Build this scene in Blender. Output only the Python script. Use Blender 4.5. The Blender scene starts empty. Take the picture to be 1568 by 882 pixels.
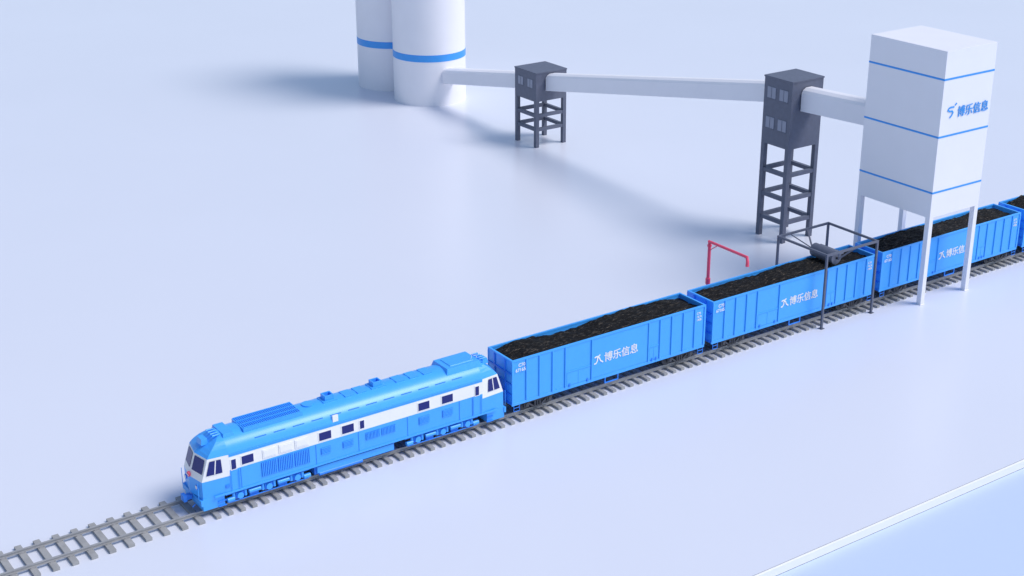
import bpy, math, random
from mathutils import Vector, Matrix, noise
random.seed(3)
scene=bpy.context.scene
# ------------------------------------------------------------------ materials
def mat(name,col,rough=0.5,metal=0.0,var=0.03,scale=3.0,spec=0.5,bump=0.0,bscale=40.):
    m=bpy.data.materials.new(name); m.use_nodes=True
    nt=m.node_tree; b=nt.nodes['Principled BSDF']
    tc=nt.nodes.new('ShaderNodeTexCoord'); n=nt.nodes.new('ShaderNodeTexNoise')
    n.inputs['Scale'].default_value=scale; n.inputs['Detail'].default_value=5
    nt.links.new(tc.outputs['Object'],n.inputs['Vector'])
    r=nt.nodes.new('ShaderNodeValToRGB')
    r.color_ramp.elements[0].position=.3; r.color_ramp.elements[1].position=.7
    r.color_ramp.elements[0].color=[max(0,c*(1-var)) for c in col]+[1]
    r.color_ramp.elements[1].color=[min(1,c*(1+var)) for c in col]+[1]
    nt.links.new(n.outputs['Fac'],r.inputs['Fac']); nt.links.new(r.outputs['Color'],b.inputs['Base Color'])
    b.inputs['Roughness'].default_value=rough; b.inputs['Metallic'].default_value=metal
    b.inputs['Specular IOR Level'].default_value=spec
    if bump>0:
        n2=nt.nodes.new('ShaderNodeTexNoise'); n2.inputs['Scale'].default_value=bscale; n2.inputs['Detail'].default_value=6
        nt.links.new(tc.outputs['Object'],n2.inputs['Vector'])
        bp=nt.nodes.new('ShaderNodeBump'); bp.inputs['Strength'].default_value=bump; bp.inputs['Distance'].default_value=.02
        nt.links.new(n2.outputs['Fac'],bp.inputs['Height']); nt.links.new(bp.outputs['Normal'],b.inputs['Normal'])
    return m
BLUE=mat('blue_paint',(.06,.40,1.0),.32,var=.025)
BLUE2=mat('deep_blue_paint',(.03,.25,.90),.38,var=.05)
WHITE=mat('white_paint',(.88,.87,.87),.40,var=.012)
WALL=mat('white_cladding',(.86,.845,.89),.45,var=.012,scale=.6)
STRIPE=mat('stripe_blue',(.045,.33,.84),.4)
GLASS=mat('dark_window_glass',(.010,.020,.17),.25,spec=.35)
SLATE=mat('slate_steel',(.115,.128,.180),.5,var=.07)
SLATEW=mat('grey_window',(.27,.29,.37),.3,var=.06)
DARK=mat('dark_bogie_steel',(.05,.055,.07),.5,var=.2)
TIE=mat('concrete_tie',(.34,.34,.34),.75,var=.12,scale=2,bump=.3)
RAIL=mat('rail_steel',(.36,.36,.37),.4,.1,var=.08)
RED=mat('red_paint',(.88,.085,.17),.4)
GROUND=mat('ground_plate',(.715,.735,.82),.28,var=.010,scale=.05)
LOWER=mat('lower_ground',(.55,.65,.83),.45,var=.010,scale=.05)
def coalmat():
    m=bpy.data.materials.new('coal'); m.use_nodes=True; nt=m.node_tree; b=nt.nodes['Principled BSDF']
    tc=nt.nodes.new('ShaderNodeTexCoord'); mp=nt.nodes.new('ShaderNodeMapping'); mp.inputs['Scale'].default_value=(1.4,6,5)
    mp.inputs['Rotation'].default_value=(0,0,.12)
    nt.links.new(tc.outputs['Object'],mp.inputs['Vector'])
    n=nt.nodes.new('ShaderNodeTexNoise'); n.inputs['Scale'].default_value=1.9; n.inputs['Detail'].default_value=10; n.inputs['Roughness'].default_value=.75
    nt.links.new(mp.outputs['Vector'],n.inputs['Vector'])
    r=nt.nodes.new('ShaderNodeValToRGB'); e=r.color_ramp.elements
    e[0].position=.44; e[0].color=(.003,.003,.004,1); e[1].position=.70; e[1].color=(.28,.23,.18,1)
    k=e.new(.56); k.color=(.012,.011,.011,1)
    nt.links.new(n.outputs['Fac'],r.inputs['Fac']); nt.links.new(r.outputs['Color'],b.inputs['Base Color'])
    b.inputs['Roughness'].default_value=.7; b.inputs['Specular IOR Level'].default_value=.22
    bp=nt.nodes.new('ShaderNodeBump'); bp.inputs['Strength'].default_value=1; bp.inputs['Distance'].default_value=.12
    nt.links.new(n.outputs['Fac'],bp.inputs['Height']); nt.links.new(bp.outputs['Normal'],b.inputs['Normal'])
    return m
COAL=coalmat()
# ------------------------------------------------------------------ mesh builder
class MB:
    def __init__(s): s.v=[];s.f=[];s.m=[];s.mats=[];s.sm=[]
    def mi(s,m):
        if m not in s.mats: s.mats.append(m)
        return s.mats.index(m)
    def add(s,vs,fs,m,smooth=False):
        o=len(s.v); s.v+= [tuple(v) for v in vs]; i=s.mi(m)
        for f in fs: s.f.append([o+k for k in f]); s.m.append(i); s.sm.append(smooth)
    def box(s,x0,x1,y0,y1,z0,z1,m):
        vs=[(x,y,z) for z in(z0,z1) for y in(y0,y1) for x in(x0,x1)]
        s.add(vs,[(0,2,3,1),(4,5,7,6),(0,1,5,4),(2,6,7,3),(0,4,6,2),(1,3,7,5)],m)
    def frustum(s,x0,x1,y0,y1,z0,z1,i,m):
        vs=[(x0,y0,z0),(x1,y0,z0),(x1,y1,z0),(x0,y1,z0),(x0+i,y0+i,z1),(x1-i,y0+i,z1),(x1-i,y1-i,z1),(x0+i,y1-i,z1)]
        s.add(vs,[(3,2,1,0),(4,5,6,7),(0,1,5,4),(1,2,6,5),(2,3,7,6),(3,0,4,7)],m)
    def beam(s,a,b,w,m,h=None):
        a=Vector(a);b=Vector(b);d=(b-a).normalized(); h=h or w
        u=Vector((0,0,1)) if abs(d.z)<.95 else Vector((1,0,0))
        r=d.cross(u).normalized(); u=r.cross(d)
        vs=[p+r*sx*w/2+u*sy*h/2 for p in(a,b) for sx,sy in((-1,-1),(1,-1),(1,1),(-1,1))]
        s.add(vs,[(0,1,2,3),(7,6,5,4),(0,4,5,1),(1,5,6,2),(2,6,7,3),(3,7,4,0)],m)
    def cyl(s,a,b,r,m,n=20,r2=None):
        a=Vector(a);b=Vector(b);d=(b-a).normalized(); r2=r if r2 is None else r2
        u=Vector((0,0,1)) if abs(d.z)<.95 else Vector((1,0,0))
        p=d.cross(u).normalized(); q=p.cross(d)
        ring=lambda c,rr:[c+p*math.cos(2*math.pi*i/n)*rr+q*math.sin(2*math.pi*i/n)*rr for i in range(n)]
        A=ring(a,r);B=ring(b,r2)
        s.add(A+B,[(i,(i+1)%n,n+(i+1)%n,n+i) for i in range(n)],m,True)
        s.add(A,[tuple(range(n-1,-1,-1))],m); s.add(B,[tuple(range(n))],m)
    def obj(s,name,parent=None,bevel=0,loc=(0,0,0)):
        me=bpy.data.meshes.new(name); me.from_pydata(s.v,[],s.f)
        for m in s.mats: me.materials.append(m)
        for i,p in enumerate(me.polygons): p.material_index=s.m[i]; p.use_smooth=s.sm[i]
        me.update()
        import bmesh
        bm=bmesh.new(); bm.from_mesh(me); bmesh.ops.recalc_face_normals(bm,faces=bm.faces); bm.to_mesh(me); bm.free()
        o=bpy.data.objects.new(name,me); scene.collection.objects.link(o); o.location=loc
        if parent: o.parent=parent
        if bevel:
            b=o.modifiers.new('bevel','BEVEL'); b.width=bevel; b.segments=2; b.limit_method='ANGLE'; b.angle_limit=math.radians(40)
        return o
def wall_text(txt,x,y,z,size,m,name,parent,off=.0,sx=1.0):
    cu=bpy.data.curves.new(name,'FONT'); cu.body=txt; cu.size=size; cu.extrude=.006; cu.offset=off
    t=bpy.data.objects.new('tmp',cu); scene.collection.objects.link(t)
    bpy.context.view_layer.update()
    dg=bpy.context.evaluated_depsgraph_get()
    me=bpy.data.meshes.new_from_object(t.evaluated_get(dg)); bpy.data.objects.remove(t)
    me.materials.clear(); me.materials.append(m)
    o=bpy.data.objects.new(name,me); scene.collection.objects.link(o)
    o.rotation_euler=(math.pi/2,0,0); o.location=(x,y,z); o.scale=(sx,1,1); o.parent=parent
    return o
def bold_text(txt,x,y,z,size,m,name,parent,e=.012):
    # slightly shifted copies of the same lettering merged into one heavier one
    obs=[wall_text(txt,x+dx,y-dy,z+dz,size,m,name,parent) for dx,dz,dy in((-e,0,0),(e,0,.0015),(0,e*.6,.003))]
    base=obs[0]; vs=[];fs=[]
    for o in obs:
        off=Vector(o.location)-Vector(base.location); k=len(vs)
        loc=Vector((off.x,off.z,-off.y))
        vs+=[tuple(v.co+loc) for v in o.data.vertices]; fs+=[[k+i for i in p.vertices] for p in o.data.polygons]
    me=bpy.data.meshes.new(name); me.from_pydata(vs,[],fs); me.materials.append(m); base.data=me
    for o in obs[1:]: bpy.data.objects.remove(o)
    base.name=name
    return base
def logo(mb,x,y,z,s,m,kind=0):
    if kind==0: pl=[[(0,.60),(.12,.76),(.35,.80),(.66,.78)],[(.78,.92),(.92,1.02)],[(0,.60),(.2,.50),(.5,.48),(.60,.36),(.50,.18),(.30,0)]]
    else: pl=[[(.0,.02),(.2,.04),(.34,.26),(.38,.60)],[(.05,.66),(.26,.72),(.5,.70),(.66,.82)],[(.46,.60),(.60,.50),(.72,.22),(1.0,.02)]]
    wd=.13*s
    for p in pl:
        for i in range(len(p)-1):
            A=Vector((x+p[i][0]*s,y,z+p[i][1]*s));B=Vector((x+p[i+1][0]*s,y,z+p[i+1][1]*s))
            d=(B-A).normalized(); n=Vector((-d.z,0,d.x))*wd/2
            A=A-d*wd*.25;B=B+d*wd*.25
            vs=[A+n,A-n,B-n,B+n]; vs+= [v+Vector((0,.02,0)) for v in vs]
            mb.add(vs,[(0,1,2,3),(7,6,5,4),(0,4,5,1),(1,5,6,2),(2,6,7,3),(3,7,4,0)],m)
            y-=.0005
# ------------------------------------------------------------------ ground
g=MB(); g.add([(-1500,-19.25,0),(1500,-19.25,0),(1500,2500,0),(-1500,2500,0)],[(0,1,2,3)],GROUND); ground=g.obj('ground')
g=MB(); g.box(-1500,1500,-19.36,-19.25,-.45,.004,WHITE); g.obj('ground_edge_highlight',bevel=.03)  # slab edge, coloured white to paint in the light its bevel catches
g=MB(); g.add([(-1500,-1500,-.45),(1500,-1500,-.45),(1500,-19.36,-.45),(-1500,-19.36,-.45)],[(0,1,2,3)],LOWER); g.obj('lower_ground')
# ------------------------------------------------------------------ track
t=MB(); x=-60.
while x<140:
    sp=.86 if x<-17.3 else .62
    w=.30 if x<-17.3 else .24
    a=random.uniform(-.015,.015); c=random.uniform(-.02,.02)
    t.box(x+a,x+a+w,-1.42+c,1.42+c,.004,.15,TIE)
    for sgn in(-1,1): t.box(x+.06,x+w-.06,sgn*.75-.13,sgn*.75+.13,.15,.17,RAIL)
    x+=sp
for sgn in(-1,1):
    y=sgn*.75
    t.box(-60,140,y-.075,y+.075,.171,.20,RAIL); t.box(-60,140,y-.018,y+.018,.20,.285,RAIL); t.box(-60,140,y-.042,y+.042,.285,.33,RAIL)
t.obj('railway_track')
# ------------------------------------------------------------------ gondola wagons
W=1.107;ST=3.537;SB=.922;L=13.45
def wagon(k):
    X=14*k; mb=MB()
    mb.box(0,L,-W+.04,W-.04,SB+.02,SB+.16,BLUE2)
    mb.box(0,L,-W-.02,-W+.04,SB-.02,SB+.16,BLUE); mb.box(0,L,W-.04,W+.02,SB-.02,SB+.16,BLUE)
    for s in(-1,1):
        y0,y1=sorted((s*W,s*(W-.05)))
        mb.box(0.02,L-.02,y0,y1,SB+.16,ST-.1,BLUE)
        y0,y1=sorted((s*(W+.035),s*(W-.07))); mb.box(0,L,y0,y1,ST-.1,ST,BLUE)
        for xr in(.94,1.79,2.65,3.5,5.28,9.27,10.1,10.95,11.8,12.65):
            y0,y1=sorted((s*(W+.065),s*(W+.001))); mb.box(xr-.045,xr+.045,y0,y1,SB+.16,ST-.101,BLUE)
        for xr in(.06,L-.06):
            y0,y1=sorted((s*(W+.05),s*(W+.001))); mb.box(xr-.06,xr+.06,y0,y1,SB+.16,ST-.101,BLUE)
        for a,b in((3.58,5.2),(9.34,10.03)):
            y0,y1=sorted((s*(W+.03),s*(W+.001)))
            zm=SB+1.0
            mb.box(a,b,y0,y1,zm-.04,zm+.04,BLUE); mb.box((a+b)/2-.03,(a+b)/2+.03,y0,y1,SB+.2,zm-.05,BLUE)
            mb.box(a+.02,b-.02,*sorted((s*(W+.018),s*(W+.001))),SB+.2,zm-.06,BLUE)
            for q in(a+.2,b-.2): mb.box(q-.05,q+.05,*sorted((s*(W+.06),s*(W+.001))),SB+.12,SB+.3,BLUE2)
        y0,y1=sorted((s*(W+.015),s*(W+.001))); mb.box(5.34,9.21,y0,y1,SB+.22,ST-.2,BLUE)
        for q in(6.2,7.1): mb.box(q,q+.06,s*W-.03,s*W+.03,.62,SB-.02,BLUE2)
        mb.box(6.2,7.16,s*W-.03,s*W+.03,.56,.62,BLUE2)
        for q in(.1,L-.5):
            for z in(.55,.75): mb.box(q,q+.4,s*(W+.02)-.015,s*(W+.02)+.015,z,z+.03,BLUE2)
            for q2 in(q,q+.37): mb.box(q2,q2+.03,s*(W+.02)-.015,s*(W+.02)+.015,.55,SB-.02,BLUE2)
    for a,b,s in((.03,.08,-1),(L-.08,L-.03,1)):
        mb.box(a,b,-W+.05,W-.05,SB+.16,ST-.1,BLUE)
        e=.0 if s<0 else L-.12
        mb.box(e,e+.12,-W+.07,W-.07,ST-.1,ST,BLUE)
        xo=-.04 if s<0 else L-.03
        for z in(1.5,2.1,2.7): mb.box(xo,xo+.07,-W+.05,W-.05,z,z+.1,BLUE2)
        for y in(-.5,.5): mb.box(xo+.01,xo+.06,y-.05,y+.05,SB+.16,ST-.1,BLUE2)
    mb.box(-.27,L+.27,-.14,.14,.72,.92,DARK); mb.box(-.27,-.12,-.2,.2,.68,.98,DARK); mb.box(L+.12,L+.27,-.2,.2,.68,.98,DARK)
    mb.cyl((5,0,.72),(8,0,.72),.16,DARK,12)
    for c in(1.75,L-1.75):
        for dx in(-.75,.75):
            mb.cyl((c+dx,-.68,.70),(c+dx,.68,.70),.07,DARK,10)
            for s in(-1,1):
                mb.cyl((c+dx,s*.68,.70),(c+dx,s*.80,.70),.39,DARK,24)
                mb.box(c+dx-.16,c+dx+.16,min(s*.9,s*1.06),max(s*.9,s*1.06),.56,.84,DARK)
                mb.cyl((c+dx,s*1.0,.70),(c+dx,s*1.12,.70),.1,DARK,12)
        for s in(-1,1):
            y=s*.97
            mb.beam((c-.95,y,.84),(c+.95,y,.84),.12,DARK,.1)
            mb.beam((c-.65,y,.80),(c-.25,y,.46),.1,DARK); mb.beam((c+.65,y,.80),(c+.25,y,.46),.1,DARK)
            mb.beam((c-.3,y,.44),(c+.3,y,.44),.14,DARK,.08)
            for q in(-.16,0,.16): mb.cyl((c+q,y,.48),(c+q,y,.8),.06,DARK,10)
        mb.box(c-.15,c+.15,-1.0,1.0,.76,.9,DARK)
    logo(mb,5.45,-W-.04,1.92,.58,WHITE,1)
    o=mb.obj('coal_wagon',bevel=.008,loc=(X,0,0))
    nx,ny=170,34; vs=[];fs=[]
    for i in range(nx+1):
        for j in range(ny+1):
            x=.13+(L-.26)*i/nx; y=(-W+.075)+(2*W-.15)*j/ny
            u=x/L; v=y/W
            edge=min(1,min(x-.1,L-x-.1)/1.3)
            z=ST-.30+.20*edge*(1-.75*v*v)+.13*noise.noise(Vector((x*.45+7*k,y*.25,1.3)))*edge+.1*math.sin(u*9+1.2+k*1.7)*edge
            z+=.07*noise.noise(Vector((x*1.6+3*k,y*4,2)))+.055*noise.noise(Vector((x*5,y*9,k+.5)))
            z+=.14*max(0,v-.2)*edge
            vs.append((x,y,z))
    for i in range(nx):
        for j in range(ny):
            a=i*(ny+1)+j; fs.append((a,a+ny+1,a+ny+2,a+1))
    c=MB(); c.add(vs,fs,COAL,True); c.obj('coal_load',parent=o)
    bold_text('博乐信息',6.12,-W-.03,1.93,.60,WHITE,'side_lettering',o,.009)
    wall_text('C70',.42,-W-.01,3.1,.26,WHITE,'wagon_class_marking',o,.003)
    wall_text('67165',.2,-W-.072,2.86,.26,WHITE,'wagon_number_marking',o,.003)
    for i,s_ in enumerate(('C70','16.5t','1408')): wall_text(s_,12.78,-W-.01,3.05-.2*i,.18,WHITE,'data_marking',o,.002)
    return o
for k in range(0,6): wagon(k)
# ------------------------------------------------------------------ locomotive
def loco():
    mb=MB(); x0,x1=-17.42,-.5; LW=1.15
    half=[(1.15,1.05),(1.15,1.92),(1.15,2.2),(1.15,2.88),(1.14,3.02),(1.10,3.16),(1.02,3.32),(.91,3.47),(.76,3.60),(.56,3.71),(.32,3.79),(0,3.82)]
    ZT=3.82
    xs_off=lambda z:0 if z<=1.92 else ((z-1.92)/1.10*.36 if z<=3.02 else .36+.95*((z-3.02)/.80)**1.3)
    def ring(x,sc,sgn,end):
        pts=[]
        for y,z in half: pts.append((x+(sgn*xs_off(z) if end else 0),-y*sc,z))
        for y,z in half[-2::-1]: pts.append((x+(sgn*xs_off(z) if end else 0),y*sc,z))
        return pts
    R=[ring(x0,.90,1,True),ring(-16.05,1,1,False),ring(x1-1.37,1,1,False),ring(x1,.90,-1,True)]
    n=len(R[0]); nl=len(half)
    def lev(i): return i if i<nl-1 else n-2-i
    o0=len(mb.v); mb.v+=[p for r_ in R for p in r_]
    for a in range(3):
        for i in range(n-1):
            l=lev(i)
            m=WHITE if ((a==1 and l==2) or (a!=1 and l in(1,2,3))) else BLUE
            mb.f.append([o0+a*n+i,o0+(a+1)*n+i,o0+(a+1)*n+i+1,o0+a*n+i+1]); mb.m.append(mb.mi(m)); mb.sm.append(a==1 and l>=4)
    for rg,sg in((R[0],-1),(R[3],1)):
        for l in range(nl-1):
            p,q=rg[l],rg[l+1]; p2,q2=rg[n-1-l],rg[n-2-l]
            b=lambda z:.20*max(0,min(1,(ZT-z)/.8))
            cp=(p[0]+sg*b(p[2]),0,p[2]); cq=(q[0]+sg*b(q[2]),0,q[2])
            m=WHITE if l in(1,2,3) else BLUE
            if l<nl-2:
                mb.add([p,cp,cq,q],[(0,1,2,3)],m); mb.add([cp,p2,q2,cq],[(0,1,2,3)],m)
            else:
                mb.add([p,cp,q],[(0,1,2)],m); mb.add([cp,p2,q],[(0,1,2)],m)
        for s in(-1,1):
            def P(f,z,o=.015):
                xb=(x0+xs_off(z)) if sg<0 else (x1-xs_off(z))
                return (xb+sg*.20*(1-f)+sg*o, s*f*1.15*.90, z)
            mb.add([P(.12,2.27,.028),P(.90,2.27,.028),P(.86,2.94,.028),P(.12,2.94,.028)],[(0,1,2,3)],GLASS)
            zz=1.55; c=P(.62,zz,0); mb.cyl((c[0]-sg*.05,c[1],zz),(c[0]+sg*.06,c[1],zz),.12,BLUE2,16); mb.cyl((c[0]+sg*.06,c[1],zz),(c[0]+sg*.075,c[1],zz),.09,WHITE,16)
        c=x0-.2 if sg<0 else x1+.2
        mb.cyl((c+.05*-sg,0,2.0),(c+.05*sg,0,2.0),.13,RED,20)
        mb.add([(c+.07*sg,.16,1.97),(c+.07*sg,-.16,1.97),(c+.07*sg,-.16,2.03),(c+.07*sg,.16,2.03)],[(0,1,2,3)],WHITE)
        mb.frustum(min(c-sg*.62,c-sg*1.0),max(c-sg*.62,c-sg*1.0),-.30,.30,3.40,3.68,.05,BLUE)
        a,b=sorted((c-sg*.16,c-sg*1.25))
        mb.box(a,b,-1.06,1.06,.42,1.049,BLUE)
        a2,b2=sorted((c-sg*.06,c-sg*.18)); mb.box(a2,b2,-1.1,1.1,.70,1.0,BLUE)
        mb.box(min(c+sg*.3,c),max(c+sg*.3,c),-.13,.13,.72,.95,BLUE2); mb.box(min(c+sg*.42,c+sg*.25),max(c+sg*.42,c+sg*.25),-.19,.19,.68,1.0,BLUE2)
        for s in(-1,1):
            mb.cyl((c,s*.5,.62),(c+sg*.15,s*.5,.5),.03,BLUE2,8)
            mb.beam((c-sg*.02,s*.95,1.05),(c-sg*.02,s*.95,1.9),.025,BLUE)
        for s in(-1,1):
            for z in(.45,.7): mb.box(min(c-sg*.9,c-sg*1.3),max(c-sg*.9,c-sg*1.3),s*1.1-.05,s*1.1+.05,z,z+.04,BLUE2)
        for s in(-1,1):
            def Q(d,z,o=.02):
                xb=(x0+xs_off(z)) if sg<0 else (x1-xs_off(z))
                L_=(-16.05-(x0+xs_off(z))); f=d/L_
                return (xb-sg*d, s*(1.15*(.90+.10*f)+o), z)
            mb.add([Q(.14,2.2,.028),Q(.92,2.2,.028),Q(.66,2.90,.028),Q(.12,2.90,.028)],[(0,1,2,3)],GLASS)
            mid=[Q(.52,2.2,.034),Q(.57,2.2,.034),Q(.43,2.9,.034),Q(.38,2.9,.034)]; mb.add(mid,[(0,1,2,3)],WHITE)
    for s in(-1,1):
        mb.box(-16.05,x1-1.37,*sorted((s*1.15,s*1.175)),2.985,3.02,BLUE)
        mb.box(-16.9,-1.0,*sorted((s*1.151,s*1.19)),1.0,1.10,BLUE)
        Y=lambda o,i=0.001:sorted((s*(1.15+i),s*(1.15+o)))
        def win(xa,xb,za=2.32,zb=2.74):
            mb.box(xa-.05,xb+.05,*Y(.018),za-.05,zb+.05,WHITE); mb.box(xa,xb,*Y(.030,.018),za,zb,GLASS)
        win(-15.42,-14.82); win(-15.95,-15.72,2.22,2.72)
        for xa in(-14.35,-13.5,-12.65):
            mb.box(xa,xa+.72,*Y(.03),2.30,2.76,WHITE); mb.box(xa+.06,xa+.66,*Y(.045,.03),2.36,2.70,WHITE)
        win(-11.35,-10.7); win(-10.1,-9.45); win(-9.1,-8.87)
        win(-5.75,-5.1); win(-4.35,-3.7); win(-2.32,-2.1,2.22,2.72)
        def louv(xa,xb,za,zb,n,vert=True):
            mb.box(xa,xb,*Y(.018),za,zb,BLUE2)
            for i in range(n):
                if vert:
                    q=xa+(xb-xa)*(i+.5)/n; mb.box(q-.022,q+.022,*Y(.06,.018),za+.03,zb-.03,BLUE)
                else:
                    q=za+(zb-za)*(i+.5)/n; mb.box(xa+.03,xb-.03,*Y(.05,.018),q-.018,q+.018,BLUE)
        for xa in(-14.45,-13.58,-12.7): louv(xa,xa+.82,1.35,2.12,9)
        louv(-11.3,-10.75,1.55,1.9,5,False); louv(-10.1,-9.5,1.55,1.9,5,False)
        louv(-8.8,-8.0,1.6,2.0,10); louv(-7.9,-7.1,1.6,2.0,10)
        louv(-5.75,-5.1,1.55,1.95,6,False); louv(-4.35,-3.7,1.55,1.95,6,False)
        for q in(-15.5,-11.55,-9.2,-6.4,-3.3,-2.5):
            mb.box(q-.012,q+.012,*Y(.02),1.12,2.18,BLUE2)
        mb.box(-16.3,-16.1,*Y(.03,-.02),1.35,1.5,BLUE2)
        for q in(-16.0,-15.6,-2.45,-1.95): mb.cyl((q,s*1.2,1.15),(q,s*1.2,2.15),.018,BLUE,8)
        for i in range(12):
            q=-14.6+i*1.0
            mb.beam((q,s*.97,3.405),(q+.6,s*.97,3.405),.04,BLUE2,.03)
    mb.box(-16.6,-1.3,-1.05,1.05,.98,1.049,BLUE2)
    # roof gear
    mb.frustum(-16.05,-15.45,-.66,.66,3.6,3.84,.05,BLUE); mb.frustum(-3.8,-1.6,-.80,.80,3.5,3.90,.12,BLUE); mb.frustum(-3.4,-2.0,-.5,.5,3.9,3.94,.03,BLUE)
    mb.box(-15.0,-11.9,-.66,.66,3.6,3.84,BLUE)
    for i in range(30): q=-14.93+i*.101; mb.box(q,q+.03,-.58,.58,3.84,3.87,BLUE2)
    for y in(-.61,-.2,.2,.61): mb.box(-14.97,-11.93,y-.02,y+.02,3.84,3.89,BLUE)
    for q in(-10.5,-7.8):
        mb.box(q-.1,q+.7,-.34,.38,3.76,3.84,BLUE)
        for a in((q+.05,q+.12,-.22,.26),(q+.48,q+.55,-.22,.26),(q+.12,q+.48,-.22,-.15),(q+.12,q+.48,.19,.26)): mb.box(*a,3.84,4.08,BLUE)
        mb.box(q+.12,q+.48,-.15,.19,3.84,3.9,BLUE2)
    for q in(-9.4,-8.7,-6.5,-5.7,-4.9): mb.box(q,q+.5,-.35,.35,3.75,3.84,BLUE)
    mb.cyl((-11.3,0,3.8),(-11.3,0,3.87),.3,BLUE,20)
    mb.box(-10.55,-10.25,-1.13,-1.03,3.08,3.42,WHITE)
    for q,s in((-16.2,-1),(-1.5,1)):
        for y in(-.42,-.2,.05,.28):
            mb.cyl((q-s*.1,y,3.82),(q+s*.28,y,3.80),.03,BLUE,10,.06); mb.cyl((q,y,3.6),(q,y,3.82),.025,BLUE,8)
        mb.box(q-.05,q+.05,-.5,.4,3.66,3.73,BLUE)
    mb.cyl((-2.0,-.3,3.9),(-1.9,-.3,4.25),.015,WHITE,8)
    mb.box(-11.6,-7.1,-.95,.95,.45,.98,BLUE2)
    for s in(-1,1):
        mb.box(-11.5,-7.2,*sorted((s*.95,s*1.08)),.55,.9,BLUE)
        mb.cyl((-11.4,s*1.02,.48),(-9.0,s*1.02,.48),.1,BLUE2,12)
    for c in(-14.1,-4.3):
        for dx in(-1.5,0,1.5):
            mb.cyl((c+dx,-.7,.75),(c+dx,.7,.75),.08,BLUE2,10)
            for s in(-1,1):
                mb.cyl((c+dx,s*.68,.75),(c+dx,s*.80,.75),.43,DARK,26)
                mb.cyl((c+dx,s*.98,.72),(c+dx,s*1.16,.72),.16,BLUE,16)
                mb.box(c+dx-.2,c+dx+.2,*sorted((s*.86,s*1.06)),.55,.88,BLUE2)
                for q in(-.3,.3): mb.cyl((c+dx+q,s*1.02,.6),(c+dx+q,s*1.02,.92),.08,BLUE,12)
        for s in(-1,1):
            mb.box(c-2.2,c+2.2,*sorted((s*.88,s*1.02)),.86,.98,BLUE2)
            for dx in(-.75,.75):
                mb.box(c+dx-.22,c+dx+.22,*sorted((s*.9,s*1.04)),.42,.86,BLUE2)
                mb.cyl((c+dx-.3,s*1.1,.78),(c+dx+.3,s*1.1,.78),.1,BLUE,12)
            mb.cyl((c-2.15,s*1.05,.62),(c-1.8,s*1.05,.62),.12,BLUE,12)
            mb.cyl((c+1.85,s*1.05,.62),(c+2.2,s*1.05,.62),.12,BLUE,12)
            mb.beam((c-2.1,s*1.1,.5),(c+2.1,s*1.1,.5),.04,BLUE2)
    o=mb.obj('diesel_locomotive',bevel=.012)
loco()
# ------------------------------------------------------------------ loading silo building
BX0,BX1,BY0,BY1=30.21,34.77,-2.67,3.27
b=MB()
zs=[5.78,7.34,7.46,10.86,10.98,14.41,14.53,16.19]
for i in range(len(zs)-1):
    st=i%2==1; e=.012 if st else 0
    b.box(BX0-e,BX1+e,BY0-e,BY1+e,zs[i],zs[i+1],STRIPE if st else WALL)
s=.34
for x in(BX0,BX1-s):
    for y in(BY0,BY1-s): b.box(x,x+s,y,y+s,0,5.78,WALL)
for x in(BX0,BX1-s):
    for y in(BY0,BY1-s): b.box(x-.05,x+s+.05,y-.05,y+s+.05,.004,.03,WALL)
logo(b,30.80,BY0-.03,12.05,.80,STRIPE)
bo=b.obj('coal_loading_bunker',bevel=.03)
bold_text('博乐信息',31.68,BY0-.03,12.05,.72,STRIPE,'wall_lettering',bo,.016)
# ------------------------------------------------------------------ storage silos
for (cx,cy) in((32.3,59.3),(32.3,66.25)):
    m=MB(); n=96; prof=[(3.43,0,WALL),(3.43,4.2,STRIPE),(3.445,4.2,STRIPE),(3.445,4.85,STRIPE),(3.43,4.85,WALL),(3.43,19,WALL),(3.3,19.25,WALL),(.6,20.6,WALL),(0.01,20.7,WALL)]
    for i in range(len(prof)-1):
        r0,z0,mm=prof[i]; r1,z1,_=prof[i+1]
        if i==0: mm=WALL
        A=[(r0*math.cos(2*math.pi*j/n),r0*math.sin(2*math.pi*j/n),z0) for j in range(n)]
        B=[(r1*math.cos(2*math.pi*j/n),r1*math.sin(2*math.pi*j/n),z1) for j in range(n)]
        m.add(A+B,[(j,(j+1)%n,n+(j+1)%n,n+j) for j in range(n)],mm,True)
    m.obj('storage_silo',loc=(cx,cy,0))
# ------------------------------------------------------------------ transfer towers
def tower(x0,x1,y0,y1,zb,zt,rings,wins,wh):
    m=MB(); m.box(x0,x1,y0,y1,zb,zt-.08,SLATE); m.box(x0-.04,x1+.04,y0-.04,y1+.04,zt-.08,zt+.03,SLATE)
    s=.33
    for x in(x0,x1-s):
        for y in(y0,y1-s): m.box(x,x+s,y,y+s,0,zb,SLATE)
    for z in rings:
        h=.28
        for y in(y0+.03,y1-s+.03): m.box(x0+s,x1-s,y,y+s-.06,z-h/2,z+h/2,SLATE)
        for x in(x0+.03,x1-s+.03): m.box(x,x+s-.06,y0+s,y1-s,z-h/2,z+h/2,SLATE)
    for z in wins:
        for f in(.28,.72):
            yc=y1+(y0-y1)*f; w=wh
            m.box(x0-.03,x0-.001,yc-w/2,yc+w/2,z-w/2,z+w/2,SLATEW)
            m.box(x0-.045,x0-.03,yc-.02,yc+.02,z-w/2+.03,z+w/2-.03,SLATE); 
            m.box(x0-.045,x0-.03,yc-w/2,yc+w/2,z-w/2-.04,z-w/2+.02,SLATE)
    m.obj('transfer_tower',bevel=.015)
tower(30.64,33.80,39.57,42.68,3.99,6.46,(2.75,1.55),(5.45,),.72)
tower(31.03,33.96,10.48,13.14,6.80,11.54,(4.9,3.15,1.45),(10.45,8.35),.80)
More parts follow.
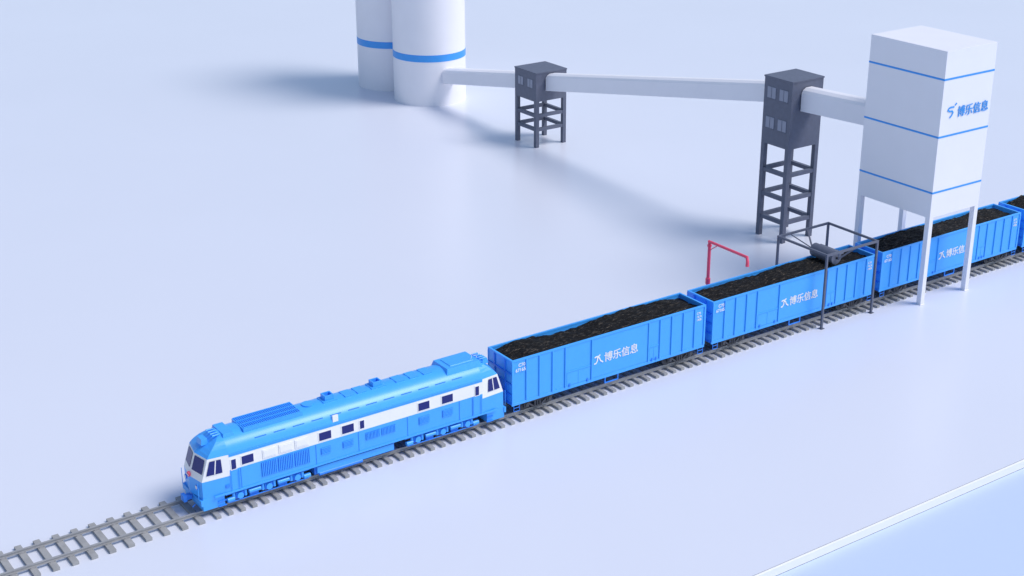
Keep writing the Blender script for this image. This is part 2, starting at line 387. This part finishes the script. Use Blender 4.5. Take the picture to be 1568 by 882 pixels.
# ------------------------------------------------------------------ conveyor galleries
def gallery(x0,x1,ya,za,yb,zb,h):
    m=MB(); prof=[(x0,0),(x0,h*.78),(x0+.12,h*.90),(x0+.38,h),(x1-.38,h),(x1-.12,h*.90),(x1,h*.78),(x1,0)]
    n=len(prof)
    A=[(x,ya,za-h+z) for x,z in prof]; B=[(x,yb,zb-h+z) for x,z in prof]
    m.add(A+B,[(i,(i+1)%n,n+(i+1)%n,n+i) for i in range(n)]+[tuple(range(n)),tuple(range(2*n-1,n-1,-1))],WALL)
    m.obj('conveyor_gallery',bevel=.02)
gallery(31.57,32.87,42.74,5.80,56.6,3.42,1.4)
gallery(31.57,32.87,13.20,10.95,39.51,6.28,1.42)
gallery(31.85,33.15,3.29,11.42,10.42,11.05,1.6)
# ------------------------------------------------------------------ levelling gantry
FX0,FX1,FY0,FY1,FZ=22.44,26.77,-1.7,2.39,4.80
m=MB(); w=.13
for x in(FX0,FX1):
    for y in(FY0,FY1):
        m.box(x-w/2,x+w/2,y-w/2,y+w/2,0,FZ-w,SLATE); m.box(x-.15,x+.15,y-.15,y+.15,.004,.03,SLATE)
for y in(FY0,FY1): m.box(FX0-w/2,FX1+w/2,y-w/2,y+w/2,FZ-w,FZ,SLATE)
for x in(FX0,FX1): m.box(x-w/2,x+w/2,FY0+w/2,FY1-w/2,FZ-w+.002,FZ-.002,SLATE)
m.cyl((24.2,-.85,3.95),(24.2,1.0,3.95),.42,SLATE,40)
m.cyl((24.2,-1.05,3.95),(24.2,1.2,3.95),.08,DARK,12)
for yy,yb in((-1.02,FY0),(1.16,FY1)):
    m.beam((24.2,yy,3.95),(24.9,yb,FZ-.08),.09,SLATE); m.beam((24.2,yy,3.95),(23.4,yb,FZ-.08),.06,SLATE)
m.box(24.35,24.75,-.9,1.0,4.12,4.2,SLATE)
m.obj('coal_levelling_gantry',bevel=.01)
# ------------------------------------------------------------------ red spray boom
m=MB(); px,py=17.3,3.0
m.cyl((px,py,.004),(px,py,.06),.25,RED,20); m.cyl((px,py,.06),(px,py,5.34),.10,RED,16)
m.cyl((px,py,5.0),(px,py,5.1),.14,RED,16); m.cyl((px,py,2.6),(px,py,2.95),.15,RED,16)
m.cyl((px,py+.08,5.30),(px,-.25,5.30),.085,RED,16); m.beam((px,py,4.75),(px,py-.75,5.28),.05,RED)
m.cyl((px,-.22,5.34),(px,-.30,5.05),.09,RED,16); m.cyl((px,-.30,5.07),(px,-.30,4.75),.095,RED,16,.11)
m.obj('spray_boom')
# ------------------------------------------------------------------ light
hx,hy=.72,-.69; el=math.radians(54)
d=Vector((-hx*math.cos(el),-hy*math.cos(el),-math.sin(el)))
sl=bpy.data.lights.new('sun','SUN'); sl.energy=2.45; sl.angle=math.radians(28); sl.color=(1,.965,.93)
so=bpy.data.objects.new('sun',sl); scene.collection.objects.link(so); so.rotation_euler=d.to_track_quat('-Z','Y').to_euler()
so.location=(0,0,60)
wd=bpy.data.worlds.new('World'); scene.world=wd; wd.use_nodes=True; nt=wd.node_tree
sk=nt.nodes.new('ShaderNodeTexSky'); sk.sky_type='NISHITA'; sk.sun_disc=False; sk.sun_elevation=el; sk.sun_rotation=math.atan2(hx,hy)
nt.links.new(sk.outputs['Color'],nt.nodes['Background'].inputs['Color']); nt.nodes['Background'].inputs['Strength'].default_value=.15
# ------------------------------------------------------------------ camera
cd=bpy.data.cameras.new('camera'); cd.sensor_width=36; cd.lens=36*2259.455/1568; cd.clip_end=6000
co=bpy.data.objects.new('camera',cd); scene.collection.objects.link(co); scene.camera=co
co.location=(-39.703,-58.691,35.782)
yw,pt,rl=[math.radians(a) for a in(-34.612,-21.904,-.196)]
F=Vector((-math.sin(yw)*math.cos(pt),math.cos(yw)*math.cos(pt),math.sin(pt))); R0=Vector((math.cos(yw),math.sin(yw),0)); U0=R0.cross(F)
R1=R0*math.cos(rl)+U0*math.sin(rl); U1=-R0*math.sin(rl)+U0*math.cos(rl)
co.rotation_euler=Matrix((R1,U1,-F)).transposed().to_euler()
scene.view_settings.view_transform='Standard'; scene.view_settings.look='None'; scene.view_settings.exposure=0
